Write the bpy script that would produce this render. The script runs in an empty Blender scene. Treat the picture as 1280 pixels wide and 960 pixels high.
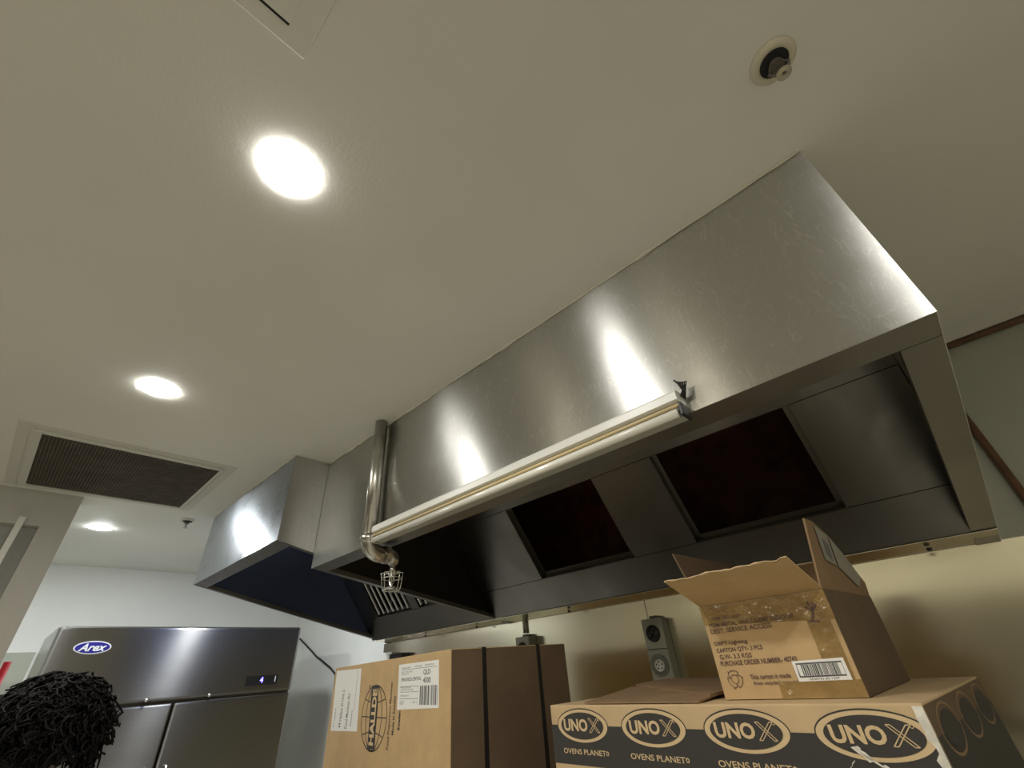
import bpy, bmesh, math, random
from mathutils import Vector, Matrix, Euler
random.seed(7)
C = bpy.context.scene.collection
sc = bpy.context.scene
H = 1.6                      # camera height; ceiling at 2.6
CEIL = 2.6
PI = math.pi

# ------------------------------------------------------------ materials
def mat(name, col, rough=.6, metal=0., spec=.5, noise=0., nscale=8., bump=0., bscale=60., col2=None, emit=None, estr=0., coat=0., alpha=1., trans=0.):
    m = bpy.data.materials.new(name); m.use_nodes = True
    nt = m.node_tree; b = nt.nodes['Principled BSDF']
    b.inputs['Base Color'].default_value = (*col, 1)
    b.inputs['Roughness'].default_value = rough
    b.inputs['Metallic'].default_value = metal
    b.inputs['Specular IOR Level'].default_value = spec
    b.inputs['Coat Weight'].default_value = coat
    b.inputs['Transmission Weight'].default_value = trans
    if emit:
        b.inputs['Emission Color'].default_value = (*emit, 1)
        b.inputs['Emission Strength'].default_value = estr
    tc = nt.nodes.new('ShaderNodeTexCoord')
    if noise or col2:
        n = nt.nodes.new('ShaderNodeTexNoise'); n.inputs['Scale'].default_value = nscale
        n.inputs['Detail'].default_value = 5
        nt.links.new(tc.outputs['Object'], n.inputs['Vector'])
        r = nt.nodes.new('ShaderNodeValToRGB')
        c2 = col2 or tuple(c*(1-noise) for c in col)
        r.color_ramp.elements[0].color = (*c2, 1); r.color_ramp.elements[1].color = (*col, 1)
        r.color_ramp.elements[0].position = .35; r.color_ramp.elements[1].position = .65
        nt.links.new(n.outputs['Fac'], r.inputs['Fac']); nt.links.new(r.outputs['Color'], b.inputs['Base Color'])
    if bump:
        n = nt.nodes.new('ShaderNodeTexNoise'); n.inputs['Scale'].default_value = bscale
        n.inputs['Detail'].default_value = 3
        nt.links.new(tc.outputs['Object'], n.inputs['Vector'])
        bp = nt.nodes.new('ShaderNodeBump'); bp.inputs['Strength'].default_value = bump; bp.inputs['Distance'].default_value = .01
        nt.links.new(n.outputs['Fac'], bp.inputs['Height']); nt.links.new(bp.outputs['Normal'], b.inputs['Normal'])
    return m

def steel(name, col, rough=.25, aniso=.75, rot=0., wave=.02, smudge=.12, scratch=True, grain=.10):
    """brushed stainless steel: grain runs along U of the UV map"""
    m = bpy.data.materials.new(name); m.use_nodes = True
    nt = m.node_tree; b = nt.nodes['Principled BSDF']; L = nt.links.new
    b.inputs['Metallic'].default_value = 1
    b.inputs['Anisotropic'].default_value = aniso
    b.inputs['Anisotropic Rotation'].default_value = rot
    tg = nt.nodes.new('ShaderNodeTangent'); tg.direction_type = 'UV_MAP'; tg.uv_map = 'UVMap'
    L(tg.outputs['Tangent'], b.inputs['Tangent'])
    uv = nt.nodes.new('ShaderNodeUVMap'); uv.uv_map = 'UVMap'
    # brushed grain
    mp = nt.nodes.new('ShaderNodeMapping'); mp.inputs['Scale'].default_value = (3, 260, 1); L(uv.outputs['UV'], mp.inputs['Vector'])
    g = nt.nodes.new('ShaderNodeTexNoise'); g.inputs['Scale'].default_value = 1; g.inputs['Detail'].default_value = 4; L(mp.outputs['Vector'], g.inputs['Vector'])
    # smudges
    s = nt.nodes.new('ShaderNodeTexNoise'); s.inputs['Scale'].default_value = 5.5; s.inputs['Detail'].default_value = 6; s.inputs['Distortion'].default_value = 1.2
    L(uv.outputs['UV'], s.inputs['Vector'])
    rr = nt.nodes.new('ShaderNodeMapRange'); rr.inputs['From Min'].default_value = .3; rr.inputs['From Max'].default_value = .7
    rr.inputs['To Min'].default_value = rough; rr.inputs['To Max'].default_value = rough + smudge
    L(s.outputs['Fac'], rr.inputs['Value'])
    a = nt.nodes.new('ShaderNodeMath'); a.operation = 'MULTIPLY_ADD'; a.inputs[1].default_value = grain
    L(g.outputs['Fac'], a.inputs[0]); L(rr.outputs['Result'], a.inputs[2]); L(a.outputs['Value'], b.inputs['Roughness'])
    mx = nt.nodes.new('ShaderNodeMixRGB'); mx.inputs['Color1'].default_value = (*[c*(1-1.4*grain) for c in col], 1); mx.inputs['Color2'].default_value = (*col, 1)
    L(g.outputs['Fac'], mx.inputs['Fac']); last = mx
    if scratch:
        sm = nt.nodes.new('ShaderNodeMapping'); sm.inputs['Rotation'].default_value = (0, 0, .5); sm.inputs['Scale'].default_value = (9, 2.2, 1)
        L(uv.outputs['UV'], sm.inputs['Vector'])
        sw = nt.nodes.new('ShaderNodeTexNoise'); sw.inputs['Scale'].default_value = 2.2; sw.inputs['Detail'].default_value = 2; sw.inputs['Distortion'].default_value = 2.5
        L(sm.outputs['Vector'], sw.inputs['Vector'])
        cr = nt.nodes.new('ShaderNodeValToRGB'); e = cr.color_ramp.elements
        e[0].position = .485; e[0].color = (0, 0, 0, 1); e[1].position = .5; e[1].color = (1, 1, 1, 1)
        x = e.new(.515); x.color = (0, 0, 0, 1)
        L(sw.outputs['Fac'], cr.inputs['Fac'])
        bl = nt.nodes.new('ShaderNodeMixRGB'); bl.blend_type = 'ADD'; bl.inputs['Color2'].default_value = (.10, .10, .10, 1)
        L(cr.outputs['Color'], bl.inputs['Fac']); L(mx.outputs['Color'], bl.inputs['Color1']); last = bl
    L(last.outputs['Color'], b.inputs['Base Color'])
    # sheet waviness
    w = nt.nodes.new('ShaderNodeTexNoise'); w.inputs['Scale'].default_value = 1.7; w.inputs['Detail'].default_value = 1; L(uv.outputs['UV'], w.inputs['Vector'])
    bp = nt.nodes.new('ShaderNodeBump'); bp.inputs['Strength'].default_value = 1; bp.inputs['Distance'].default_value = wave
    L(w.outputs['Fac'], bp.inputs['Height']); L(bp.outputs['Normal'], b.inputs['Normal'])
    return m

M = dict(
 ceil=mat('ceiling_paint', (.775,.76,.695), .6, spec=.3, noise=.06, nscale=1.4, bump=.04, bscale=120),
 wall=mat('wall_paint', (.80,.80,.745), .6, noise=.05, nscale=2),
 wallg=mat('wall_paint_green', (.40,.405,.33), .6, noise=.08, nscale=3),
 part=mat('partition_paint', (.53,.52,.48), .6, noise=.05, nscale=3),
 trim=mat('trim_paint', (.62,.60,.53), .5),
 floor=mat('floor_tile', (.79,.77,.69), .30, noise=.10, nscale=4),
 darkband=mat('reflected_dark_band', (.13,.12,.105), .5),
 door=mat('door_grey', (.33,.33,.31), .5),
 steel=steel('brushed_steel', (.60,.595,.57), .27, .96, rot=.25, wave=.006, smudge=.08),
 steelin=steel('hood_inner_steel', (.25,.24,.225), .30, .6, rot=.25, wave=.01, scratch=False),  # hood steel darkened to stand for the dim things its underside reflects
 steelblue=steel('blue_reflection_steel', (.15,.19,.36), .32, .5, wave=.008, scratch=False),  # far hood's dark bluish reflection, put into the steel's colour
 splash=steel('splashback_steel', (.90,.84,.66), .17, .6, wave=.0015, smudge=.02, scratch=False, grain=.012),
 fridge=steel('fridge_steel', (.31,.30,.285), .25, .95, rot=.25, wave=.001, smudge=.02, scratch=False),
 film=steel('filmed_steel', (.40,.425,.46), .24, .97, rot=.25, wave=.006, smudge=.06, grain=.05),
 steeldark=steel('shaded_steel', (.075,.068,.06), .35, .4, rot=.25, wave=.01, scratch=False),  # hood steel darkened to paint the shade on the left end wall
 chrome=mat('chromed_wire', (.75,.74,.70), .2, 1),
 galv=mat('galvanised_pipe', (.58,.56,.51), .28, 1, noise=.15, nscale=30),
 dark=mat('dark_gap', (.01,.01,.01), .8),
 rust=mat('greasy_plenum', (.13,.035,.020), .45, col2=(.05,.016,.010), nscale=9),
 black=mat('black_plastic', (.012,.012,.013), .4),
 white=mat('white_enamel', (.78,.77,.72), .35),
 tube=mat('clear_tube', (.88,.86,.78), .15, coat=.6),
 amber=mat('yellowed_strip', (.70,.55,.30), .3),
 emit=mat('lamp_lens', (.9,.9,.9), .3, emit=(1.0,.985,.94), estr=66),
 emitc=mat('lamp_lens_cool', (.9,.9,.9), .3, emit=(.93,.98,1.0), estr=150),
 emitw=mat('added_lamp_warm', (.9,.9,.9), .3, emit=(1.0,.91,.71), estr=98),  # only for the fill lamps added behind the viewer
 grey=mat('grey_plastic', (.22,.22,.19), .45),
 greyl=mat('light_grey_plastic', (.42,.42,.36), .45),
 card=mat('cardboard', (.60,.41,.205), .75, noise=.12, nscale=14, bump=.05, bscale=90),
 cardd=mat('shaded_cardboard', (.16,.105,.062), .8, noise=.15, nscale=10, bump=.05, bscale=90),  # darkened cardboard copy for carton faces lying in shade
 cardk=mat('kraft_brown', (.30,.19,.10), .8, noise=.15, nscale=12),
 cards=mat('sand_cardboard', (.61,.44,.245), .75, noise=.1, nscale=14),
 torn=mat('torn_paper', (.85,.80,.70), .9, noise=.3, nscale=60),
 tape=mat('brown_packing_tape', (.40,.26,.10), .12, coat=.8, noise=.3, nscale=22, bump=.8, bscale=28),
 ink=mat('charcoal_print', (.042,.038,.034), .7),
 inkb=mat('blue_black_print', (.13,.075,.065), .7),
 sand=mat('sand_print', (.66,.49,.28), .75),
 paper=mat('white_label', (.90,.89,.86), .55),
 papg=mat('greyed_label', (.30,.28,.23), .6),
 barg=mat('barcode_grey', (.10,.10,.11), .6),
 blue=mat('badge_blue', (.03,.025,.30), .25, coat=.5),
 badge=mat('badge_white', (.85,.85,.9), .3),
 led=mat('blue_led', (.1,.1,1), .3, emit=(.12,.10,1.0), estr=3),
 copper=mat('painted_brown_pipe', (.17,.085,.045), .4, noise=.3, nscale=20),
 red=mat('red_handle', (.50,.015,.03), .35),
 skin=mat('brown_skin', (.11,.045,.026), .5),
 hair=mat('black_hair', (.005,.004,.004), .65, spec=.15),
 shirt=mat('dark_shirt', (.015,.015,.018), .9),
 trouser=mat('dark_trousers', (.02,.02,.025), .9),
 shoe=mat('black_shoe', (.01,.01,.01), .4),
 rubber=mat('black_rubber', (.012,.012,.012), .7),
 caulk=mat('sealant', (.72,.68,.58), .6),
 grille=mat('grille_dark', (.14,.115,.092), .6, noise=.3, nscale=18),
 escut=mat('sprinkler_plate', (.60,.55,.42), .35),
)

# ------------------------------------------------------------ mesh helpers
def quadbox(bm, P):
    """P: 8 points, bottom 4 then top 4 (same winding)"""
    v = [bm.verts.new(p) for p in P]
    for f in ((3,2,1,0),(4,5,6,7),(0,1,5,4),(1,2,6,5),(2,3,7,6),(3,0,4,7)):
        bm.faces.new([v[i] for i in f])
    return v
def box(bm, x0, x1, y0, y1, z0, z1, M4=None):
    P = [(x0,y0,z0),(x1,y0,z0),(x1,y1,z0),(x0,y1,z0),(x0,y0,z1),(x1,y0,z1),(x1,y1,z1),(x0,y1,z1)]
    if M4 is not None: P = [M4 @ Vector(p) for p in P]
    return quadbox(bm, P)
def slab(bm, pts, n, t):
    """polygon pts thickened by t along n"""
    n = Vector(n).normalized()*t
    a = [bm.verts.new(Vector(p)) for p in pts]; b = [bm.verts.new(Vector(p)+n) for p in pts]
    bm.faces.new(a[::-1]); bm.faces.new(b)
    k = len(pts)
    for i in range(k): bm.faces.new((a[i], a[(i+1)%k], b[(i+1)%k], b[i]))
def ring(c, ax, r, n, ref=None):
    ax = Vector(ax).normalized(); ref = Vector(ref or ((0,0,1) if abs(ax.z) < .9 else (1,0,0)))
    u = ax.cross(ref).normalized(); w = ax.cross(u)
    return [Vector(c)+u*math.cos(2*PI*i/n)*r+w*math.sin(2*PI*i/n)*r for i in range(n)]
def tube(bm, pts, r, n=10, cap=True):
    pts = [Vector(p) for p in pts]; rs = r if isinstance(r, (list, tuple)) else [r]*len(pts)
    t0 = (pts[1]-pts[0]).normalized(); up = Vector((0,0,1)) if abs(t0.z) < .9 else Vector((1,0,0))
    u = t0.cross(up).normalized(); prev = None; first = None
    for i, p in enumerate(pts):
        if i == 0: t = t0
        elif i == len(pts)-1: t = (p-pts[i-1]).normalized()
        else: t = ((pts[i+1]-p).normalized()+(p-pts[i-1]).normalized()).normalized()
        u = (u-t*u.dot(t)).normalized(); w = t.cross(u)
        rg = [bm.verts.new(p+(u*math.cos(2*PI*k/n)+w*math.sin(2*PI*k/n))*rs[i]) for k in range(n)]
        if prev:
            for k in range(n): bm.faces.new((prev[k], prev[(k+1)%n], rg[(k+1)%n], rg[k]))
        else: first = rg
        prev = rg
    if cap: bm.faces.new(first[::-1]); bm.faces.new(prev)
def arc(c, r, a0, a1, n, e1, e2):
    c, e1, e2 = Vector(c), Vector(e1), Vector(e2)
    return [c+e1*math.cos(a0+(a1-a0)*i/n)*r+e2*math.sin(a0+(a1-a0)*i/n)*r for i in range(n+1)]
def lathe(bm, c, prof, n=40, M4=None, close=False):
    """prof: (radius, z) list about the z axis through c"""
    rows = []
    for r, z in prof:
        row = []
        for k in range(n):
            p = Vector((r*math.cos(2*PI*k/n), r*math.sin(2*PI*k/n), z))
            if M4 is not None: p = M4 @ p
            row.append(bm.verts.new(Vector(c)+p))
        rows.append(row)
    for a, b in zip(rows, rows[1:]):
        for k in range(n): bm.faces.new((a[k], a[(k+1)%n], b[(k+1)%n], b[k]))
    if close: bm.faces.new(rows[0][::-1]); bm.faces.new(rows[-1])
def BM(): return bmesh.new()

ORIG = {}
def thing(name, label, cat, loc=(0,0,0), group=None):
    o = bpy.data.objects.new(name, None); C.objects.link(o); o.location = loc; o.empty_display_size = .05
    o['label'] = label; o['category'] = cat
    if group: o['group'] = group
    ORIG[o] = Vector(loc); return o
def uvbox(me, off):
    uv = me.uv_layers.new(name='UVMap')
    for p in me.polygons:
        n = p.normal
        for li in p.loop_indices:
            v = me.vertices[me.loops[li].vertex_index].co + off
            if abs(n.x) > max(abs(n.y), abs(n.z)): c = (v.y, v.z)
            elif abs(n.z) > abs(n.y)*1.15: c = (v.x, v.y)
            else: c = (v.x, v.z)
            uv.data[li].uv = c
def obj(name, bm, m, parent=None, smooth=False, bevel=0, fix=True, kind=None, label=None):
    if fix: bmesh.ops.recalc_face_normals(bm, faces=bm.faces)
    me = bpy.data.meshes.new(name)
    if parent is not None: off = ORIG[parent]
    else:
        co = [v.co for v in bm.verts]
        off = Vector(((min(c.x for c in co)+max(c.x for c in co))/2, (min(c.y for c in co)+max(c.y for c in co))/2, min(c.z for c in co)))
    bmesh.ops.translate(bm, verts=bm.verts, vec=-off)
    bm.normal_update(); bm.to_mesh(me); bm.free()
    if isinstance(m, str): m = M[m]
    me.materials.append(m); uvbox(me, off)
    o = bpy.data.objects.new(name, me); C.objects.link(o)
    if parent is not None:
        o.parent = parent; ORIG[o] = ORIG[parent]
        if parent.type == 'MESH': pass
    else: o.location = off; ORIG[o] = off
    if smooth: me.shade_smooth() if smooth == 1 else me.shade_auto_smooth() if hasattr(me, 'shade_auto_smooth') else me.shade_smooth()
    if bevel:
        b = o.modifiers.new('bevel', 'BEVEL'); b.width = bevel; b.segments = 3; b.limit_method = 'ANGLE'
    if kind: o['kind'] = kind
    if label: o['label'] = label
    return o
def struct(name, bm, m): return obj(name, bm, m, kind='structure')
def tag(o, label, cat, group=None):
    o['label'] = label; o['category'] = cat
    if group: o['group'] = group
    return o
# lettering on a face: frame F maps (s, t, normal) to the world
def frame(o, a):
    """vertical face whose s axis runs at angle a in plan, t up, normal towards the viewer side"""
    s = Vector((math.cos(a), math.sin(a), 0)); t = Vector((0,0,1)); n = s.cross(t)
    return Matrix(((s.x,t.x,n.x,o[0]),(s.y,t.y,n.y,o[1]),(s.z,t.z,n.z,o[2]),(0,0,0,1)))
def text(bm, s, F, x0, x1, y0, y1, lift=.0006, rot=0, bold=0., shear=0., outline=False):
    """fit the string s into the box x0..x1, y0..y1 of the frame; rot=90 reads upwards"""
    cu = bpy.data.curves.new('t', 'FONT'); cu.body = s; cu.size = 1; cu.resolution_u = 3
    cu.offset = bold; cu.shear = shear
    if outline: cu.fill_mode = 'NONE'; cu.bevel_depth = .012; cu.bevel_resolution = 0
    ob = bpy.data.objects.new('t', cu); C.objects.link(ob)
    dg = bpy.context.evaluated_depsgraph_get(); dg.update()
    me = bpy.data.meshes.new_from_object(ob.evaluated_get(dg))
    vs = [v.co.copy() for v in me.vertices]
    ax, bx = min(v.x for v in vs), max(v.x for v in vs); ay, by = min(v.y for v in vs), max(v.y for v in vs)
    nv = []
    for v in vs:
        u = (v.x-ax)/max(bx-ax, 1e-6); w = (v.y-ay)/max(by-ay, 1e-6)
        if rot == 90: p = (x0+(x1-x0)*(1-w), y0+(y1-y0)*u)
        else: p = (x0+(x1-x0)*u, y0+(y1-y0)*w)
        nv.append(bm.verts.new(F @ Vector((p[0], p[1], lift + (0.0004*(v.z > 0) if outline else 0)))))
    for p in me.polygons:
        try: bm.faces.new([nv[i] for i in p.vertices])
        except ValueError: pass
    bpy.data.objects.remove(ob); bpy.data.curves.remove(cu); bpy.data.meshes.remove(me)
def patch(bm, F, pts, lift=.0003, t=.0002):
    slab(bm, [F @ Vector((x, y, lift)) for x, y in pts], F.to_3x3() @ Vector((0,0,1)), t)
def rect(bm, F, x0, x1, y0, y1, lift=.0003): patch(bm, F, [(x0,y0),(x1,y0),(x1,y1),(x0,y1)], lift)
def oval(bm, F, cx, cy, a, b, lift=.0003, n=48): patch(bm, F, [(cx+a*math.cos(2*PI*i/n), cy+b*math.sin(2*PI*i/n)) for i in range(n)], lift)
def line(bm, F, pts, w, lift=.0005):
    P = [Vector((x, y)) for x, y in pts]
    L, R = [], []
    for i, p in enumerate(P):
        t = (P[min(i+1, len(P)-1)]-P[max(i-1, 0)]).normalized(); n = Vector((-t.y, t.x))*w/2
        L.append(p+n); R.append(p-n)
    for i in range(len(P)-1):
        q = [L[i], R[i], R[i+1], L[i+1]]
        bm.faces.new([bm.verts.new(F @ Vector((v.x, v.y, lift))) for v in q])

# ------------------------------------------------------------ the setting
XR, XF, YB, YFR, XP = 2.0, -5.33, 2.266, -2.3, -3.4
b = BM(); box(b, XF, XR, YFR, YB, -.05, 0); struct('floor', b, 'floor')
b = BM(); box(b, XF, XR, YFR, YB, CEIL, CEIL+.06); struct('ceiling', b, 'ceil')
b = BM(); box(b, XF-.1, XR+.1, YB, YB+.1, 0, CEIL+.06); struct('wall_back', b, 'wall')
b = BM(); box(b, XF-.1, XF, YFR, YB, 0, CEIL+.06); struct('wall_far', b, 'wall')
b = BM(); box(b, XR, XR+.1, YFR, YB, 0, CEIL+.06); struct('wall_right', b, 'wall')
b = BM(); box(b, XF-.1, XR+.1, YFR-.1, YFR, 0, CEIL+.06); struct('wall_front', b, 'wall')
b = BM(); box(b, XP, XR, YFR+.001, YFR+.02, 0, 1.95); struct('reflected_band', b, 'darkband')  # unseen dark band, added so the splashback mirrors a darker lower half
b = BM(); box(b, XP-.14, XP, -.035, .079, 0, CEIL); box(b, XP-.14, XP, YFR, -.035, 2.417, CEIL); box(b, XP-.14, XP, YFR, -1.0, 0, 2.417)
struct('wall_left', b, 'part')
b = BM(); box(b, XP-.10, XP-.05, -1.0, -.035, 0, 2.417); struct('door_1', b, 'door')
b = BM(); box(b, XF, XF+.012, YFR, .284, 0, 1.972); struct('trim_1', b, 'wallg')
b = BM(); box(b, -.05+.24, XR, 2.235, YB, 2.575, CEIL); struct('trim_2', b, 'trim')
# stainless sheets on the back wall
b = BM(); box(b, -3.60, -1.190, YB-.004, YB-.0005, 0, 1.852)
tag(obj('splashback_panel', b, 'splash'), 'stainless steel wall sheet behind the tall brown logo carton, left of the thin vertical seam', 'wall panel', 'steel wall sheets')
b = BM(); box(b, -1.186, 1.98, YB-.004, YB-.0005, 0, 1.852)
tag(obj('splashback_panel', b, 'splash'), 'stainless steel wall sheet behind the open carton, running on to the right edge', 'wall panel', 'steel wall sheets')
# painted greenish wall right of the hood
b = BM(); box(b, .19, XR, YB-.003, YB-.0005, 1.855, 2.6); struct('trim_3', b, 'wallg')

# ------------------------------------------------------------ the two hoods
NB = Vector((0, .788, .616)); UP = Vector((0, -.616, .788))
def hood(name, label, x0, x1, yf, zf, zb, opens, filt, lipL, lipR, side, base=(2.11, 1.872), skew=0., depth=.924, front='steel'):
    root = thing(name, label, 'range hood', ((x0+x1)/2, (yf+YB)/2, zb), 'stainless canopy hoods')
    ye = YB-.003; zl = lambda y: zf+(zb-zf)*(y-yf)/(ye-yf)
    def fin(pn, b, m, **k):
        if skew:
            for v in b.verts: v.co.x -= skew*(v.co.y-yf)/(ye-yf)*(x1-v.co.x)/(x1-x0)
        return obj(pn, b, m, root, **k)
    b = BM(); box(b, x0, x1, yf, yf+.0015, zf, CEIL-.001); fin('front_panel', b, front)
    for s, (xa, xb) in enumerate(((x0, x0+.0015), (x1-.0015, x1))):
        b = BM(); slab(b, [(xa, yf+.002, zf), (xa, ye, zb), (xa, ye, CEIL-.001), (xa, yf+.002, CEIL-.001)], (1,0,0), .0015)
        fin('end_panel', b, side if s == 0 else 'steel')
    # folded lip round the bottom
    b = BM(); w = .072
    slab(b, [(x0+.002, yf+.002, zf+.0005), (x1-.002, yf+.002, zf+.0005), (x1-.002, yf+w, zl(yf+w)+.0005), (x0+.002, yf+w, zl(yf+w)+.0005)], (0,0,1), .0015)
    slab(b, [(x0+.002, yf+w, zl(yf+w)+.002), (x1-.002, yf+w, zl(yf+w)+.002), (x1-.002, yf+w, zl(yf+w)+.02), (x0+.002, yf+w, zl(yf+w)+.02)], (0,1,0), .0015)
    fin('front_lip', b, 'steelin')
    for xa, xb in ((x0+.002, x0+lipL), (x1-lipR, x1-.002)):
        b = BM()
        slab(b, [(xa, yf+w+.002, zl(yf+w)), (xb, yf+w+.002, zl(yf+w)), (xb, ye, zb), (xa, ye, zb)], (0,0,1), .0015)
        xi = xb if xa < (x0+x1)/2 and xa == x0+.002 else xa
        slab(b, [(xi, yf+w+.002, zl(yf+w)+.002), (xi, ye, zb+.002), (xi, ye, zb+.02), (xi, yf+w+.002, zl(yf+w)+.02)], (1,0,0), .0015)
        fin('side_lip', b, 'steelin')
    # sloping filter bank
    B0 = Vector((0, *base)); P = lambda x, t: Vector((x, B0.y, B0.z)) + UP*t
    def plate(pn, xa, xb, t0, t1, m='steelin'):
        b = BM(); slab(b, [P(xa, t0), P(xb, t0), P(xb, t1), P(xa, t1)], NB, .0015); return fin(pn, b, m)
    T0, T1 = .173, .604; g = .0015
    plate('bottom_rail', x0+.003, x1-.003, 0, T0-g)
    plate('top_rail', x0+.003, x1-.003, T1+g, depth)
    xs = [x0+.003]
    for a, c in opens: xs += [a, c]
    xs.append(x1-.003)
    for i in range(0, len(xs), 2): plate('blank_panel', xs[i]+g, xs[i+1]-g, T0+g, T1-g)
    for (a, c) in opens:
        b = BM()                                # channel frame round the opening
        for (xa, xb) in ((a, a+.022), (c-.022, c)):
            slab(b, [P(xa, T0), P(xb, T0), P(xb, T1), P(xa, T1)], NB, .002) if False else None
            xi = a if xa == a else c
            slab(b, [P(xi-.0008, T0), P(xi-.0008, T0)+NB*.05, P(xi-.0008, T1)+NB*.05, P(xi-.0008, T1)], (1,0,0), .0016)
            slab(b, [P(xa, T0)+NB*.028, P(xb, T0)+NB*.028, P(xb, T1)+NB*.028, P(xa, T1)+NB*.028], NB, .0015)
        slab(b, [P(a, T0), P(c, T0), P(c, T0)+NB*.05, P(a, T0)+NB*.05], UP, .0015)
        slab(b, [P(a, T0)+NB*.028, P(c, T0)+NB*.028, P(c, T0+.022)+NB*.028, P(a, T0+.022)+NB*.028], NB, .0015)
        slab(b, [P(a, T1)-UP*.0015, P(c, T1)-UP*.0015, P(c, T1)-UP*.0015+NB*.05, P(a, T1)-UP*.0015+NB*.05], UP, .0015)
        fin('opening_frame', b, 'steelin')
        if filt:
            b = BM(); n = int((c-a-.03)/.05)
            for k in range(n):
                xx = a+.03+(c-a-.06)*k/(n-1)
                tube(b, [P(xx, T0+.02)+NB*.004, P(xx, T1-.02)+NB*.004], .009, 8)
            fin('baffle_filter', b, 'steel')
    # plenum behind
    b = BM(); y1 = YB-.006
    slab(b, [(x0+.01, y1, base[1]+.02), (x1-.01, y1, base[1]+.02), (x1-.01, y1, CEIL-.003), (x0+.01, y1, CEIL-.003)], (0,-1,0), .002)
    fin('plenum_back', b, 'rust')
    # grease gutter
    b = BM()
    slab(b, [(x0+.003, base[0]-.002, base[1]-.003), (x1-.003, base[0]-.002, base[1]-.003), (x1-.003, ye-.012, zb+.008), (x0+.003, ye-.012, zb+.008)], (0,0,-1), .0015)
    slab(b, [(x0+.003, ye-.014, zb+.006), (x1-.003, ye-.014, zb+.006), (x1-.003, ye-.014, zb+.034), (x0+.003, ye-.014, zb+.034)], (0,1,0), .0015)
    fin('grease_gutter', b, 'galvg' if False else 'splash')
    for xx in (x0+.55, x1-.19):
        b = BM(); lathe(b, (xx, base[0]+.07, base[1]-.022), [(.0005,-.004),(.007,-.004),(.008,.0),(.008,.006),(.0005,.006)], 14)
        fin('bolt', b, 'black')
    return root
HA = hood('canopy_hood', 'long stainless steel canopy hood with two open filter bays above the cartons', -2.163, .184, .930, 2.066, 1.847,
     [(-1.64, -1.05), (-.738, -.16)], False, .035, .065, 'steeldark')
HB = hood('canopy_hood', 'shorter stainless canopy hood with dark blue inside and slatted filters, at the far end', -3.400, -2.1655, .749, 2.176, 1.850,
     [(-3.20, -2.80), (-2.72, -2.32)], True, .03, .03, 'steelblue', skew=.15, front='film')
# bead of sealant where each hood meets the ceiling
random.seed(3)
b = BM(); pts = [(-2.155+2.33*i/60, .9275-.002*random.random(), CEIL-.002) for i in range(61)]
tube(b, pts, [.003+.0045*random.random()**3 for _ in pts], 6); obj('sealant_bead', b, 'caulk', HA, smooth=1, label='ragged cream sealant line')
b = BM(); pts = [(-3.395+1.22*i/30, .7465, CEIL-.002) for i in range(31)]
tube(b, pts, [.003+.0025*random.random() for _ in pts], 6); obj('sealant_bead', b, 'caulk', HB, smooth=1, label='cream sealant line')

# ------------------------------------------------------------ batten light on the hood front
t = thing('batten_light', 'long white unlit fluorescent batten fixed along the lower front of the long hood', 'light', (-.9, .93, 2.05))
bx0, bx1 = -1.555, -.272
b = BM(); slab(b, [(bx0, .9298, 2.118), (bx0, .886, 2.112), (bx0, .879, 2.104), (bx0, .879, 2.086), (bx0, .889, 2.080), (bx0, .9298, 2.080)], (1,0,0), bx1-bx0)
obj('housing', b, 'white', t)
b = BM(); box(b, bx0+.004, bx1-.004, .900, .929, 2.050, 2.0795); obj('gear_tray', b, 'greyl', t)
b = BM(); tube(b, [(bx0+.002, .886, 2.073), (bx1-.002, .886, 2.073)], .0045, 8); obj('reflector_edge', b, 'amber', t, smooth=1, label='thin yellowed reflector edge')
b = BM(); tube(b, [(bx0+.01, .888, 2.056), (bx1-.01, .888, 2.056)], .0105, 16); obj('lamp_tube', b, 'tube', t, smooth=1)
for xx in (bx0, bx1):
    b = BM(); box(b, xx-.004, xx+.004, .882, .929, 2.046, 2.079); obj('end_cap', b, 'black' if xx == bx1 else 'greyl', t, bevel=.002)
b = BM(); random.seed(5)
for k in range(5):
    p0 = Vector((bx1+.004, .90+.006*k, 2.100)); 
    tube(b, [p0, p0+Vector((.012, -.012, .004+.004*k)), p0+Vector((.010+.003*k, -.022, .018+.003*k)), p0+Vector((.004, -.026, .030))], .0022, 6)
obj('loose_wire', b, 'black', t, smooth=1)

# ------------------------------------------------------------ fire suppression pipe with caged nozzle
t = thing('suppression_pipe', 'steel drop pipe down the hood front ending in an elbow under the lip', 'pipe', (-1.594, .893, 2.03))
px, py, pr = -1.597, .894, .028
b = BM(); tube(b, [(px, py, CEIL-.002), (px, py, 2.075)], pr, 24); obj('riser', b, 'galv', t, smooth=2)
b = BM(); lathe(b, (px, py, 2.070), [(pr, -.010), (pr+.006, -.010), (pr+.006, .016), (pr, .016)], 24)
tube(b, arc((px, py+.052, 2.072), .052, PI, 1.5*PI, 8, (0,1,0), (0,0,1))+[(px, py+.075, 2.020)], pr+.003, 24)
obj('elbow', b, 'galv', t, smooth=1)
b = BM(); tube(b, [(px, py+.072, 2.020), (px, py+.092, 2.020)], pr+.007, 8); obj('union_nut', b, 'galv', t)
b = BM(); tube(b, [(px, py+.090, 2.020)]+arc((px, py+.098, 2.000), .020, PI/2, 0, 6, (0,1,0), (0,0,1))+[(px, py+.118, 1.985)], [.026]*8+[.016], 18); obj('reducer', b, 'galv', t, smooth=1)
t = thing('caged_sprinkler', 'small sprinkler nozzle inside a wire cage under the long hood', 'sprinkler', (px, 1.012, 1.88))
cx, cy = px, 1.014
b = BM(); tube(b, [(cx, cy, 1.984), (cx, cy, 1.955)], .011, 14); tube(b, [(cx, cy, 1.958), (cx, cy, 1.948)], .018, 6)
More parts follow.
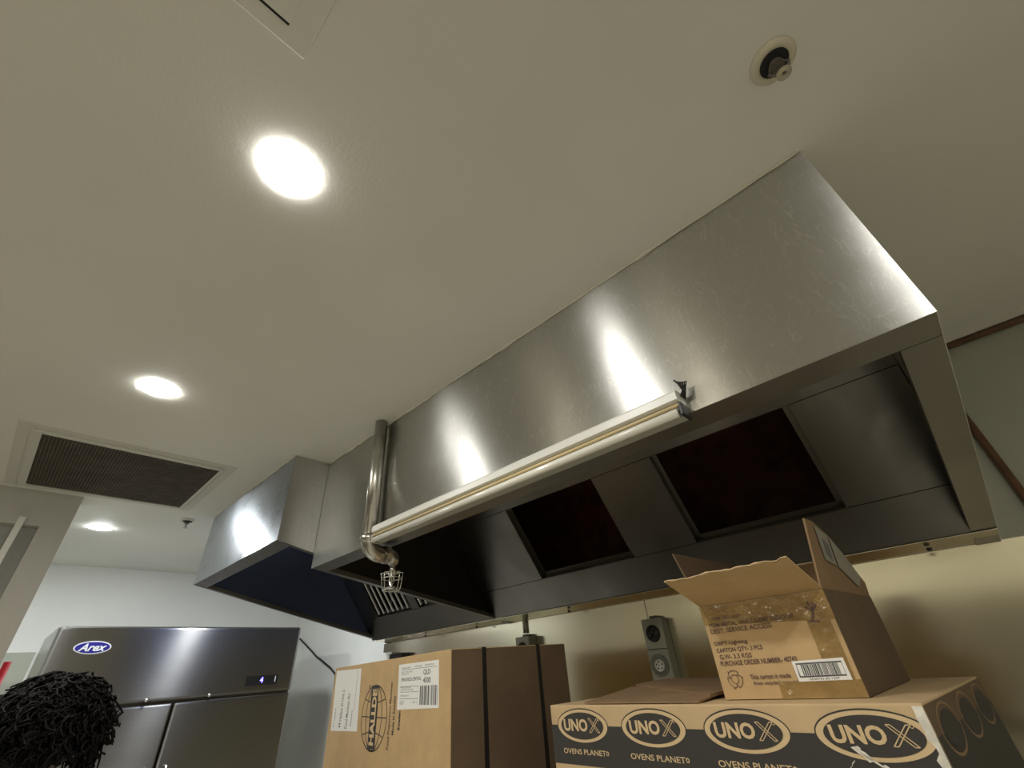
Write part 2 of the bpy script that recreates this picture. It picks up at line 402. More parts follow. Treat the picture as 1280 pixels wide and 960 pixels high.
obj('nozzle', b, 'chrome', t, smooth=2)
b = BM(); tube(b, [(cx-.012, cy, 1.95), (cx-.016, cy, 1.925), (cx, cy, 1.905)], .003, 6); tube(b, [(cx+.012, cy, 1.95), (cx+.016, cy, 1.925), (cx, cy, 1.905)], .003, 6)
lathe(b, (cx, cy, 1.902), [(.0005, 0), (.017, 0), (.017, .002), (.0005, .002)], 16); obj('deflector', b, 'chrome', t)
b = BM()
for z, r in ((1.957, .028), (1.935, .040), (1.893, .034)):
    rg = [(cx+r*math.cos(2*PI*k/20), cy+r*math.sin(2*PI*k/20), z) for k in range(21)]; tube(b, rg, .0017, 6)
for k in range(8):
    c, s = math.cos(2*PI*k/8+.2), math.sin(2*PI*k/8+.2)
    tube(b, [(cx+.016*c, cy+.016*s, 1.957), (cx+.028*c, cy+.028*s, 1.957), (cx+.042*c, cy+.042*s, 1.955), (cx+.040*c, cy+.040*s, 1.935), (cx+.033*c, cy+.033*s, 1.892), (cx+.022*c, cy+.022*s, 1.890)], .0017, 6)
obj('wire_cage', b, 'chrome', t, smooth=1)

# ------------------------------------------------------------ ceiling things
def downlight(x, y, label, m='emit', r=.060, up=0):
    t = thing('downlight', label, 'light', (x, y, CEIL-.02), 'ceiling downlights')
    b = BM(); lathe(b, (x, y, CEIL), [(r+.004, -.0005), (r+.003, -.0015), (r-.004, -.0018)], 48); obj('bezel', b, 'white', t, smooth=1)
    b = BM(); lathe(b, (x, y, CEIL), [((r+.002)*math.cos(a), -.002-.0045*math.sin(a)) for a in [i*PI/2/7 for i in range(8)][:-1]]+[(.001, -.0066)], 48)
    obj('lens', b, m, t, smooth=1)
downlight(-.700, .085, 'big bright round downlight nearest the ceiling access panel')
downlight(-1.895, .100, 'lit round downlight just above the dark ceiling grille')
downlight(-4.010, .245, 'small lit round downlight over the fridge room beyond the grille', 'emitc')
downlight(.42, .05, 'round downlight above the viewer to the right, out of frame', 'emit')
downlight(-.70, -1.35, 'added unseen fill downlight behind the viewer', 'emitw')  # this and the next two are added to brighten ceiling and cartons
downlight(-1.90, -1.35, 'added unseen fill downlight behind and left of the viewer', 'emitw')
downlight(1.1, -1.2, 'added unseen fill downlight behind and right of the viewer', 'emitw')
downlight(-4.5, -1.1, 'added unseen fill downlight in the left part of the fridge room', 'emitc')  # added to brighten the fridge room's far wall and ceiling
downlight(-3.78, 1.15, 'round downlight in front of the fridge, hidden behind the far hood', 'emitc')

t = thing('return_air_grille', 'large dark square mesh air grille in the ceiling above the fridge room opening', 'air vent', (-2.92, .18, CEIL-.03))
gx0, gx1, gy0, gy1 = -3.285, -2.560, -.165, .520
b = BM()
for (xa, xb, ya, yb) in ((-3.355, -2.495, -.245, -.205), (-3.355, -2.495, .545, .585), (-3.355, -3.315, -.205, .545), (-2.535, -2.495, -.205, .545)):
    box(b, xa, xb, ya, yb, CEIL-.004, CEIL-.0005)
obj('outer_frame', b, 'trim', t, bevel=.001)
b = BM()
for (xa, xb, ya, yb) in ((gx0-.02, gx1+.02, gy0-.030, gy0), (gx0-.02, gx1+.02, gy1, gy1+.018), (gx0-.02, gx0, gy0, gy1), (gx1, gx1+.02, gy0, gy1)):
    box(b, xa, xb, ya, yb, CEIL-.013, CEIL-.0005)
obj('inner_frame', b, 'trim', t, bevel=.0015)
b = BM(); box(b, gx0, gx1, gy0, gy1, CEIL-.0015, CEIL-.0005); obj('backing', b, 'dark', t)
b = BM(); n = 54
for k in range(1, n):
    xx = gx0+(gx1-gx0)*k/n; box(b, xx-.0015, xx+.0015, gy0, gy1, CEIL-.011, CEIL-.003)
    yy = gy0+(gy1-gy0)*k/n; box(b, gx0, gx1, yy-.0015, yy+.0015, CEIL-.0105, CEIL-.003)
obj('mesh', b, 'grille', t)

t = thing('access_panel', 'square ceiling access panel with a thin dark slot, cut by the top edge', 'hatch', (-.22, -.22, CEIL-.02))
b = BM(); box(b, -.467, .02, -.47, .012, CEIL-.006, CEIL-.0005); obj('frame', b, 'ceil', t, bevel=.003)
b = BM(); box(b, -.430, -.02, -.43, -.030, CEIL-.009, CEIL-.0062); obj('cover', b, 'ceil', t, bevel=.001)
b = BM(); box(b, -.434, -.4305, -.43, -.030, CEIL-.0092, CEIL-.0062); obj('slot', b, 'dark', t)

def pendant(x, y, r, label, h=1.):
    t = thing('ceiling_sprinkler', label, 'sprinkler', (x, y, CEIL-.06), 'ceiling sprinklers')
    b = BM(); lathe(b, (x, y, CEIL), [(r, -.0005), (r, -.004), (r*.86, -.009), (r*.60, -.010), (r*.52, -.004), (r*.50, -.002)], 40); obj('escutcheon', b, 'escut', t, smooth=1)
    b = BM(); lathe(b, (x, y, CEIL), [(r*.64, -.0105), (r*.5, -.011), (.001, -.012)], 30); obj('recess', b, 'dark', t)
    b = BM(); tube(b, [(x, y, CEIL-.002), (x, y, CEIL-.022*h)], .011, 12); lathe(b, (x, y, CEIL-.022*h), [(.0005,-.005),(.015,-.005),(.015,.003),(.0005,.003)], 6); obj('body', b, 'grille', t)
    b = BM()
    for s in (-1, 1): tube(b, [(x+s*.012, y, CEIL-.024*h), (x+s*.019, y, CEIL-.034*h), (x+s*.010, y, CEIL-.052*h), (x, y, CEIL-.056*h)], .0026, 8)
    obj('yoke', b, 'grille', t, smooth=1)
    b = BM(); lathe(b, (x, y, CEIL-.058*h), [(.004, 0), (.014, -.001), (.014, .0015), (.004, .002)], 16); obj('deflector', b, 'galv', t)
pendant(.192, .678, .043, 'pendent sprinkler in a round cream plate on the ceiling above the hood')
pendant(-3.563, .636, .045, 'small dark pendent sprinkler on the ceiling between grille and far hood', .9)

# ------------------------------------------------------------ wall fittings
def isolator(x, z, label, full=True):
    t = thing('power_outlet', label, 'outlet', (x, 2.26, z-.13), 'industrial outlets on the steel wall')
    y1 = YB-.0045; y0 = y1-.075
    b = BM(); box(b, x-.052, x+.052, y0+.012, y1, z-.128, z+.128); obj('back_box', b, 'grey', t, bevel=.006)
    b = BM(); box(b, x-.020, x+.020, y0+.03, y1, z+.128, z+.140); obj('conduit_entry', b, 'grey', t, bevel=.003)
    for zc, nm in ((z+.064, 'switch_plate'), (z-.064, 'socket_plate')):
        b = BM(); box(b, x-.0515, x+.0515, y0, y0+.012, zc-.0625, zc+.0625); o = obj(nm, b, 'greyl', t, bevel=.003)
        R = Matrix.Rotation(PI/2, 4, 'X')
        if nm == 'switch_plate':
            b = BM(); lathe(b, (x, y0, zc), [(.036, 0), (.036, .004), (.031, .011), (.0005, .012)], 30, R); obj('dial', b, 'black', o, smooth=2)
            b = BM(); box(b, -.006, .006, -.030, .030, .011, .022, Matrix.Translation((x, y0, zc)) @ R @ Matrix.Rotation(-.7, 4, 'Z')); obj('knob', b, 'black', o, bevel=.002)
        else:
            b = BM(); lathe(b, (x, y0, zc), [(.044, 0), (.044, .010), (.038, .012), (.032, .006), (.030, .003), (.0005, .002)], 30, R); obj('collar', b, 'grey', o, smooth=2)
            b = BM(); lathe(b, (x, y0-.002, zc), [(.024, 0), (.024, .006), (.0005, .006)], 24, R); obj('socket_face', b, 'paper', o, smooth=2)
            b = BM()
            for k in range(5):
                a = 2*PI*k/5+PI/2; r = .014
                lathe(b, (x+r*math.cos(a)*(k<5), y0-.0085, zc+r*math.sin(a)), [(.0036, 0), (.0005, .0005)], 10, R)
            lathe(b, (x, y0-.0085, zc), [(.003, 0), (.0005, .0005)], 10, R)
            obj('pin_hole', b, 'black', o)
isolator(-1.138, 1.634, 'grey outlet with rotary switch and round five-pin socket, left of the open carton')
isolator(-1.993, 1.634, 'grey outlet whose top just shows over the tall brown logo carton')
t = thing('power_outlet', 'white outlet with black top just peeping over the left of the logo carton', 'outlet', (-3.42, 2.25, 1.66))
b = BM(); box(b, -3.55, -3.42, 2.222, 2.2615, 1.66, 1.788); obj('plate', b, 'white', t, bevel=.004)
b = BM(); box(b, -3.415, -3.25, 2.20, 2.2615, 1.66, 1.770); obj('plug', b, 'black', t, bevel=.005)
b = BM(); tube(b, [(-2.02, 2.248, 1.782), (-2.02, 2.248, 1.868)], .010, 12)
tag(obj('conduit', b, 'galv', smooth=2), 'short steel conduit stub between hood edge and half hidden outlet', 'conduit')
b = BM(); tube(b, [(.19, 2.246, 2.562), (1.98, 2.246, 2.562)], .012, 12)
tag(obj('brown_pipe', b, 'copper', smooth=2), 'thin brown pipe running level under the ceiling at the right edge', 'pipe')
b = BM(); tube(b, [(.304, 2.246, 2.547), (.304, 2.246, .2)], .013, 12)
tag(obj('brown_pipe', b, 'copper', smooth=2), 'brown pipe coming down the wall beside the right end of the hood', 'pipe')
b = BM(); box(b, XP+.001, XP+.020, -.125, -.098, 0, 2.452)
tag(obj('cable_trunking', b, 'white', bevel=.002), 'narrow white vertical trunking on the partition at the left edge', 'trunking')
b = BM(); tube(b, [(-3.10, .05, .02), (-3.235, .096, 1.790)], .0135, 14)
tt = thing('mop', 'mop with a red handle at the left edge, leaning on the partition', 'mop', (-3.10, .03, 0))
obj('handle', b, 'red', tt, smooth=2)
b = BM(); random.seed(9)
for k in range(40):
    a = random.random()*2*PI; r = .04+.09*random.random()
    tube(b, [(-3.11, .032, .14), (-3.11+.5*r*math.cos(a), .032+.5*r*math.sin(a), .09), (-3.11+r*math.cos(a), .032+r*math.sin(a), .010)], .006, 6)
obj('mop_head', b, 'torn', tt, smooth=1)

# ------------------------------------------------------------ fridge
fx, fy0, fy1, fz = -4.10, .273, 1.776, 2.024
t = thing('upright_fridge', 'wide two-door stainless upright fridge with an oval blue badge against the far wall', 'fridge', (-4.45, 1.02, 0))
b = BM(); box(b, -4.86, fx-.045, fy0, fy1, .12, fz); obj('cabinet', b, 'fridge', t, bevel=.004)
b = BM(); box(b, fx-.044, fx, fy0, fy1, 1.590, fz); hd = obj('header_panel', b, 'fridge', t, bevel=.020)
for ya, yb in ((fy0+.001, 1.003), (1.010, fy1-.001)):
    b = BM(); box(b, fx-.044, fx-.002, ya, yb, .16, 1.580); d = obj('door', b, 'fridge', t, bevel=.014)
    yh = yb-.05 if ya < .9 else ya+.05
    b = BM(); tube(b, [(fx-.003, yh, .9), (fx+.03, yh, .9), (fx+.03, yh, 1.25), (fx-.003, yh, 1.25)], .009, 10); obj('handle', b, 'galv', d, smooth=2)
b = BM(); tube(b, [(-4.80, 1.780, 1.98), (-4.95, 2.0, 2.0), (-5.20, 2.25, 2.03), (-5.05, 2.247, 1.97), (-4.9, 2.25, 1.905), (-4.77, 2.25, 1.848), (-4.62, 2.247, 1.80), (-4.45, 2.252, 1.735), (-4.33, 2.25, 1.68), (-4.30, 2.25, 1.2), (-4.3, 2.25, .4)], .007, 8)
obj('power_cord', b, 'rubber', t, smooth=1)
F = Matrix(((0,0,1,fx),(1,0,0,0),(0,1,0,0),(0,0,0,1)))   # s = +y, t = +z, normal +x
b = BM(); oval(b, F, .470, 1.905, .092, .036, .0005); bo = obj('badge', b, 'badge', t)
b = BM(); oval(b, F, .470, 1.905, .085, .030, .0012); obj('badge_field', b, 'blue', bo)
b = BM(); text(b, 'Arex', F, .402, .540, 1.885, 1.927, .0022, bold=.03, shear=.35); obj('badge_lettering', b, 'badge', bo)
b = BM(); box(b, fx+.0003, fx+.004, 1.425, 1.655, 1.640, 1.700); dp = obj('display', b, 'black', t, bevel=.001)
b = BM(); F2 = F.copy(); text(b, '4', F2, 1.525, 1.548, 1.655, 1.690, .0045, bold=.02); obj('display_digit', b, 'led', dp)
b = BM(); box(b, fx+.0045, fx+.0055, 1.632, 1.638, 1.655, 1.692); obj('indicator_mark', b, 'badge', dp)
for yy in (.845, 1.205):
    b = BM(); lathe(b, (fx+.001, yy, 1.604), [(.011, 0), (.010, .008), (.001, .012)], 16, Matrix.Rotation(PI/2, 4, 'Y')); obj('glint_stud', b, 'chrome', t, smooth=1)  # small studs standing in for reflected glints along the door seam
for xx in (-4.78, -4.2):
    for yy in (.36, 1.69):
        b = BM(); tube(b, [(xx, yy-.02, .04), (xx, yy+.02, .04)], .04, 18); box(b, xx-.018, xx+.018, yy-.026, yy+.026, .04, .119); obj('castor', b, 'rubber', t)

# ------------------------------------------------------------ rack carrying the cartons
SH = 1.300
t = thing('storage_rack', 'stainless storage rack carrying the cartons, below the frame', 'rack', (-1.15, 1.35, 0))
b = BM(); box(b, -2.20, .03, 1.0, 1.70, SH-.035, SH-.001); obj('top_shelf', b, 'steelin', t, bevel=.003)
b = BM(); box(b, -2.20, .03, 1.0, 1.70, .45, .48); obj('lower_shelf', b, 'steelin', t, bevel=.003)
for xx in (-2.17, 0.0):
    for yy in (1.03, 1.67):
        b = BM(); tube(b, [(xx, yy, 0), (xx, yy, SH-.036)], .019, 14); obj('leg', b, 'galv', t, smooth=2)

# ------------------------------------------------------------ tall brown logo carton
def carton_frame(x0, y0, yaw, w, d, z0, z1):
    T = Matrix.Translation((x0, y0, 0)) @ Matrix.Rotation(yaw, 4, 'Z')
    return T, frame((x0, y0, 0), yaw), frame(T @ Vector((w, 0, 0)), yaw+PI/2)
x0, y0, yaw, w, d, z0, z1 = -2.278, 1.181, -.188, 1.118, .459, SH, 1.666
T, F, FR = carton_frame(x0, y0, yaw, w, d, z0, z1)
t = thing('cardboard_box', 'large brown carton with globe logo, two white labels and black straps', 'box', tuple(T @ Vector((w/2, d/2, z0))))
b = BM(); box(b, 0, w, 0, d, z0, z1, T); obj('carton', b, 'card', t, bevel=.003)
b = BM(); box(b, w+.0002, w+.002, .004, d-.002, z0+.004, z1-.002, T); obj('end_shade', b, 'cardd', t)  # dark overlay, paints the shade on the carton's right side
b = BM()
for yy in (.118, .335):
    box(b, w+.002, w+.0035, yy-.007, yy+.007, z0-.0, z1+.0015, T)
    box(b, .001, w+.003, yy-.007, yy+.007, z1+.0005, z1+.0015, T)
obj('strap', b, 'black', t)
zz = lambda v: H+v
b = BM(); patch(b, F, [(.045, zz(-.164)), (.376, zz(-.155)), (.354, zz(.050)), (.023, zz(.055))]); lb = obj('address_label', b, 'paper', t)
b = BM()
def shx(s, z): return s + (.022-.11*(z-H+.16))     # the label leans slightly
for s0, y_a, y_b, ww in ((.085, -.15, -.085, .014), (.155, -.15, -.02, .03), (.235, -.15, -.035, .03), (.30, -.14, -.09, .018), (.325, -.09, .045, .010)):
    text(b, {.085:'Fragile', .155:'44 Hallam St Unit 2', .235:'Food Machines AU', .30:'Delivery', .325:'Handle with care and keep this side up'}[s0], F, s0-.012, s0-.012+ww, zz(y_a), zz(y_b), rot=90, bold=.01)
    obj('label_print', b, 'barg', lb); b = BM()
b.free()
b = BM(); cx_, cy_, ra, rb = .538, -.108, .125, .096
for k in (1., .62, .25):
    line(b, F, [(cx_+ra*k*math.cos(2*PI*i/48), zz(cy_+rb*math.sin(2*PI*i/48))) for i in range(49)], .0045)
for dz in (-.055, 0, .055):
    hw = ra*math.sqrt(max(0, 1-(dz/rb)**2)); line(b, F, [(cx_-hw+2*hw*i/12, zz(cy_+dz+.012*(1 if dz > 0 else -1 if dz < 0 else 0)*(1-((i-6)/6)**2)*-1)) for i in range(13)], .003)
obj('globe_print', b, 'ink', t)
b = BM(); patch(b, F, [(.505, zz(-.199)), (.573, zz(-.196)), (.563, zz(-.012)), (.495, zz(-.012))], .0008); bb = obj('logo_bar', b, 'ink', t)
b = BM(); text(b, 'HALLDE', F, .513, .558, zz(-.188), zz(-.022), .0016, rot=90, bold=.045); obj('logo_lettering', b, 'sand', bb)
b = BM(); text(b, 'Food Preparation Machines', F, .678, .700, zz(-.191), zz(-.006), rot=90, bold=.008); obj('side_print', b, 'ink', t); b = BM()
text(b, 'Made in Sweden', F, .712, .732, zz(-.152), zz(-.046), rot=90, bold=.008); obj('side_print', b, 'ink', t); b = BM()
text(b, 'Sweden', F, .760, .779, zz(-.138), zz(-.087), rot=90, bold=.03); obj('side_print', b, 'ink', t); b = BM()
text(b, 'R', F, .467, .482, zz(-.020), zz(-.008), rot=90); obj('side_print', b, 'ink', t)
b = BM(); patch(b, F, [(.748, zz(-.084)), (1.051, zz(-.077)), (1.045, zz(.043)), (.742, zz(.044))]); lb = obj('shipping_label', b, 'paper', t)
b = BM()
text(b, 'QLD', F, .940, .990, zz(.006), zz(.022), bold=.02); obj('label_print', b, 'barg', lb); b = BM(); text(b, '4300', F, .940, .992, zz(-.014), zz(.001), bold=.02); obj('label_print', b, 'barg', lb); b = BM()
text(b, 'SPRINGFIELD CENTRAL', F, .768, .925, zz(-.006), zz(.004), bold=.015); obj('label_print', b, 'barg', lb); b = BM()
for k, (s1, z_) in enumerate(((.84, .030), (.86, .018), (.83, .012), (.85, -.026), (.87, -.032), (.84, -.048), (.80, -.064), (.80, -.070))):
    text(b, ['SENDER', 'FROM THE DEPOT', 'DELIVER TO', 'PHONE', 'CARTON OF ONE', 'WEIGHT', 'DATE', 'REF'][k], F, .768, s1, zz(z_), zz(z_+.0042))
text(b, 'CARRIER', F, .87, .93, zz(.031), zz(.035)); text(b, '04/04/24', F, .95, 1.01, zz(.031), zz(.036))
text(b, '1 OF 1', F, .86, .90, zz(-.066), zz(-.061))
for z_ in (.027, -.021, -.036, -.054): line(b, F, [(.764, zz(z_)), (.905 if z_ < 0 else 1.035, zz(z_))], .0012)
line(b, F, [(.905, zz(-.072)), (.905, zz(-.02))], .0012)
obj('label_print', b, 'barg', lb)
b = BM(); random.seed(11); s = .920
while s < 1.038:
    ww = random.choice((.002, .003, .005, .007)); rect(b, F, s, s+ww, zz(-.070), zz(-.021), .0006); s += ww+random.choice((.002, .002, .003, .005)) + (.008 if .985 < s < .99 else 0)
obj('barcode', b, 'barg', lb)

# ------------------------------------------------------------ low dark printed carton
x0, y0, yaw, w, d, z0, z1 = -.863, 1.034, -.110, .763, .527, SH, 1.520
T, F, FR = carton_frame(x0, y0, yaw, w, d, z0, z1)
t = thing('cardboard_box', 'low wide carton with a dark printed band and four oval logos', 'box', tuple(T @ Vector((w/2, d/2, z0))))
b = BM(); box(b, 0, w, 0, d, z0, z1, T); obj('carton', b, 'cards', t, bevel=.003)
b = BM(); rect(b, F, .0005, w-.0005, zz(-.189), zz(-.118)); rect(b, FR, .001, d, zz(-.295), zz(-.118)); obj('printed_band', b, 'ink', t)  # on the end the print runs lower, painting that side's shadow
b = BM(); rect(b, FR, .001, d-.002, zz(-.118), zz(-.083)); obj('end_shade', b, 'cardd', t)  # shadow on the right end, laid on as darker card
for k in range(4):
    c = .1005+.1945*k; zc = zz(-.1185)
    b = BM(); line(b, F, [(c+.0775*math.cos(2*PI*i/60), zc+.0315*math.sin(2*PI*i/60)) for i in range(61)], .0022, .0007); oval(b, F, c, zc, .0655, .0248, .0011); o = obj('logo_oval', b, 'ink', t)
    b = BM(); oval(b, F, c, zc, .0765, .0302, .0006, 60); obj('logo_ring', b, 'sand', o)
    b = BM(); text(b, 'UNO', F, c-.056, c+.019, zc-.0105, zc+.0125, .0018, bold=.035); obj('logo_lettering', b, 'sand', o)
    b = BM(); xc, zc2, ar, wd = c+.0385, zc+.001, .0125, .0058
    for sg in (-1, 1):
        for off in (-wd/2, wd/2):
            line(b, F, [(xc-.0125+off, zc2-ar*sg), (xc+.0125+off, zc2+ar*sg)], .0013, .0018)
        line(b, F, [(xc-.0125-wd/2, zc2-ar*sg), (xc-.0125+wd/2, zc2-ar*sg)], .0013, .0018); line(b, F, [(xc+.0125-wd/2, zc2+ar*sg), (xc+.0125+wd/2, zc2+ar*sg)], .0013, .0018)
    line(b, F, [(c+.055+.0022*math.cos(2*PI*i/12), zc+.012+.0022*math.sin(2*PI*i/12)) for i in range(13)], .0009, .0018)
    obj('logo_outline_letter', b, 'sand', o)
    b = BM(); text(b, 'OVENS PLANET', F, c-.066, c+.062, zz(-.170), zz(-.1605), .0009, bold=.012)
    line(b, F, [(c+.0665+.003*math.cos(2*PI*i/12), zz(-.165)+.003*math.sin(2*PI*i/12)) for i in range(13)], .0018, .0009); obj('slogan', b, 'sand', t)
for k in range(3):   # ovals on the right end
    b = BM(); oval(b, FR, .10+.17*k, zz(-.118), .055, .022, .0008); obj('end_oval', b, 'ink', t)
    b = BM(); line(b, FR, [(.10+.17*k+.068*math.cos(2*PI*i/40), zz(-.118)+.030*math.sin(2*PI*i/40)) for i in range(41)], .004, .0008); obj('end_ring', b, 'cardk', t)
random.seed(4)
def ragged(bm, F, pts_l, pts_r, lift):
    n = len(pts_l)
    for i in range(n-1): bm.faces.new([bm.verts.new(F @ Vector((p[0], p[1], lift))) for p in (pts_l[i], pts_r[i], pts_r[i+1], pts_l[i+1])])
b = BM()
zs = [-.083-.0075*i for i in range(15)]
ragged(b, F, [(w-.013-.004*random.random()+(.007 if 5 < i < 8 else 0)+.0003*i, zz(z)) for i, z in enumerate(zs)], [(w-.001, zz(z)) for z in zs], .0010)
obj('torn_corner', b, 'torn', t)
b = BM()
for (xa, za, xb, zb_, ww) in ((.655, -.133, .672, -.150, .007), (.660, -.140, .700, -.166, .0015), (.683, -.153, .712, -.178, .008), (.640, -.158, .647, -.150, .003), (.628, -.168, .640, -.160, .004), (.700, -.170, .735, -.192, .010)):
    n = 7; P = [(xa+(xb-xa)*i/n, zz(za+(zb_-za)*i/n)) for i in range(n+1)]
    ragged(b, F, [(p[0]-ww*(.3+.5*random.random()), p[1]) for p in P], [(p[0]+ww*(.3+.5*random.random()), p[1]+.002) for p in P], .0022)
obj('torn_scuff', b, 'torn', t)
b = BM()   # opened top flaps
slab(b, [(-.752, 1.03, 1.5215), (-.455, 1.0, 1.5215), (-.46, 1.30, 1.533), (-.80, 1.34, 1.533)], (0,0,1), .003); obj('flap', b, 'cardk', t)
b = BM()
slab(b, [(-.800, 1.36, 1.5345), (-.455, 1.06, 1.5255), (-.43, 1.50, 1.529), (-.78, 1.53, 1.5385)], (0,0,1), .006); obj('flap', b, 'cardk', t)

# ------------------------------------------------------------ open lighting carton
x0, y0, yaw, w, d, z0, z1 = -.423, 1.052, -.061, .244, .385, 1.5215, 1.686
T, F, FR = carton_frame(x0, y0, yaw, w, d, z0, z1)
th = .004
t = thing('cardboard_box', 'open brown carton with raised flaps and a barcode sticker, standing on the dark printed carton', 'box', tuple(T @ Vector((w/2, d/2, z0))))
b = BM(); box(b, 0, w, 0, d, z0, z0+th, T); box(b, 0, w, 0, th, z0+th, z1, T); box(b, 0, w, d-th, d, z0+th, z1, T)
box(b, 0, th, th, d-th, z0+th, z1, T); box(b, w-th, w, th, d-th, z0+th, z1, T); obj('carton', b, 'card', t)
b = BM(); box(b, w+.0001, w+.001, .0, d, z0, z1, T); obj('side_shade', b, 'cardd', t)  # right side's shade put into a darker card colour
def flap(pts, n, m='card'):
    b = BM(); slab(b, [T @ Vector(p) for p in pts], T.to_3x3() @ Vector(n), .0035); return obj('flap', b, m, t)
# front flap: falls outwards and a little up, ragged cut edge
L, tl = .125, math.radians(20); random.seed(2)
edge = []
n = 26
for i in range(n+1):
    f_ = i/n; ll = L*(1+.03*random.uniform(-1, 1)); edge.append((w*(1-f_)-.004, -ll*math.cos(tl), z1+ll*math.sin(tl)))
front = flap([(0, 0, z1), (w, 0, z1)]+edge, (0, math.sin(tl), math.cos(tl)))
b = BM(); tube(b, [T @ Vector((p[0], p[1]-.001, p[2]+.002)) for p in edge], [.0010+.0016*random.random()**2 for _ in edge], 6); obj('torn_edge', b, 'cards', front)
# left flap, steep
flap([(0, .004, z1), (0, d-.004, z1), (-.034, d-.01, z1+.118), (-.034, .004, z1+.118)], (1,0,.3), 'cardd')
# back flap
flap([(.004, d, z1), (w-.004, d, z1), (w-.012, d+.035, z1+.095), (.10, d+.035, z1+.095)], (0,-1,.3), 'cardk')
# right flap with chamfered back corner
rf = flap([(w, .0, z1), (w, d, z1), (w+.004, d+.0, z1+.03), (w+.018, d*.42, z1+.108), (w+.020, .06, z1+.128), (w+.022, .0, z1+.125)], (-1,0,.15), 'cardk')
b = BM()
def on_flap(y, h): return T @ Vector((w+.0012+.165*h, y, z1+h))
slab(b, [on_flap(.055, .118), on_flap(.075, .055), on_flap(.150, .050), on_flap(.135, .108)], (1,0,0), .0006); obj('sticker', b, 'papg', rf)
b = BM(); slab(b, [on_flap(.145, .106), on_flap(.165, .048), on_flap(.30, .015), on_flap(.34, .040), on_flap(.21, .088)], (1,0,0), .0006); obj('sticker', b, 'papg', rf)
b = BM()
for k in range(4): slab(b, [on_flap(.088+.010*k, .098-.003*k), on_flap(.093+.010*k, .066-.003*k), on_flap(.097+.010*k, .065-.003*k), on_flap(.092+.010*k, .097-.003*k)], (1,0,0), .0012)
obj('sticker_print', b, 'barg', rf)
# tape
b = BM(); patch(b, F, [(-.001, zz(.050)), (w+.001, zz(.036)), (w+.001, zz(.085)), (-.001, zz(.085))], .0006); rect(b, F, .198, .236, zz(-.078), zz(.040), .0008)
rect(b, F, .110, w+.001, zz(-.079), zz(-.054), .0010); obj('packing_tape', b, 'tape', t)
# print
b = BM()
for s0, s1, za, hh, tx in ((.020, .083, .057, .0065, 'ITEM: LED LIGHT'), (.010, .180, .0445, .0080, 'ITEM-METAL WALL LAMP INDOOR'), (.009, .134, .0335, .0085, 'DEST: SERVICE ACCESS'),
        (.010, .078, .0105, .0085, 'DEPT-Lighting'), (.010, .103, -.0015, .0085, 'CARTON QTY- 3 PCS'), (.013, .078, -.012, .0080, 'G.W- 3.3 KGS'), (.011, .157, -.0235, .0085, 'PURCHASE ORDER NUMBER- 40743'),
        (.062, .136, -.0475, .0075, 'This carton is made'), (.065, .145, -.0585, .0075, 'from recycled material')):
    text(b, tx, F, s0, s1, zz(za), zz(za+hh), .0012, bold=.015); obj('print_line', b, 'inkb', t); b = BM()
for k in range(3):   # recycling arrows
    a = PI/2+2*PI*k/3; cxr, czr = .031, -.046; r = .0145
    A = [(cxr+r*math.cos(a+q), zz(czr)+r*math.sin(a+q)) for q in (-.75, -.4, 0, .4, .75)]
    line(b, F, A, .0012, .0012); A2 = [(cxr+(r-.007)*math.cos(a+q), zz(czr)+(r-.007)*math.sin(a+q)) for q in (-.75, 0, .75)]; line(b, F, A2, .0012, .0012)
    line(b, F, [A[0], A2[0]], .0012, .0012); line(b, F, [(A[-1][0]+.003*math.cos(a), A[-1][1]+.003*math.sin(a)), (cxr+(r-.003)*math.cos(a+1.15), zz(czr)+(r-.003)*math.sin(a+1.15)), (A2[-1][0]-.002*math.cos(a), A2[-1][1]-.002*math.sin(a))], .0012, .0012)
obj('recycling_mark', b, 'inkb', t); b = BM()
# handling mark
line(b, F, [(.207, zz(.036)), (.212, zz(.045)), (.216, zz(.058))], .004, .0014); line(b, F, [(.205, zz(.060)), (.214, zz(.052)), (.224, zz(.062))], .004, .0014); line(b, F, [(.210, zz(.068)), (.215, zz(.055)), (.220, zz(.066))], .004, .0014); line(b, F, [(.201, zz(.0365)), (.219, zz(.0345))], .0025, .0014)
obj('handling_mark', b, 'inkb', t)
b = BM(); patch(b, F, [(.147, zz(-.054)), (.232, zz(-.054)), (.231, zz(-.022)), (.146, zz(-.023))], .0015); st = obj('barcode_sticker', b, 'paper', t)
b = BM(); line(b, F, [(.152, zz(-.0470)), (.152, zz(-.0275)), (.226, zz(-.0275)), (.226, zz(-.0470)), (.151, zz(-.0470))], .0022, .0021)
s = .160
while s < .220:
    ww = random.choice((.0008, .0012, .0018, .0024)); line(b, F, [(s, zz(-.0455)), (s, zz(-.029))], ww, .0021); s += ww+random.choice((.0007, .001, .0016))
text(b, '0040743 83 1297', F, .166, .214, zz(-.0525), zz(-.0495), .0021); obj('barcode', b, 'barg', st)

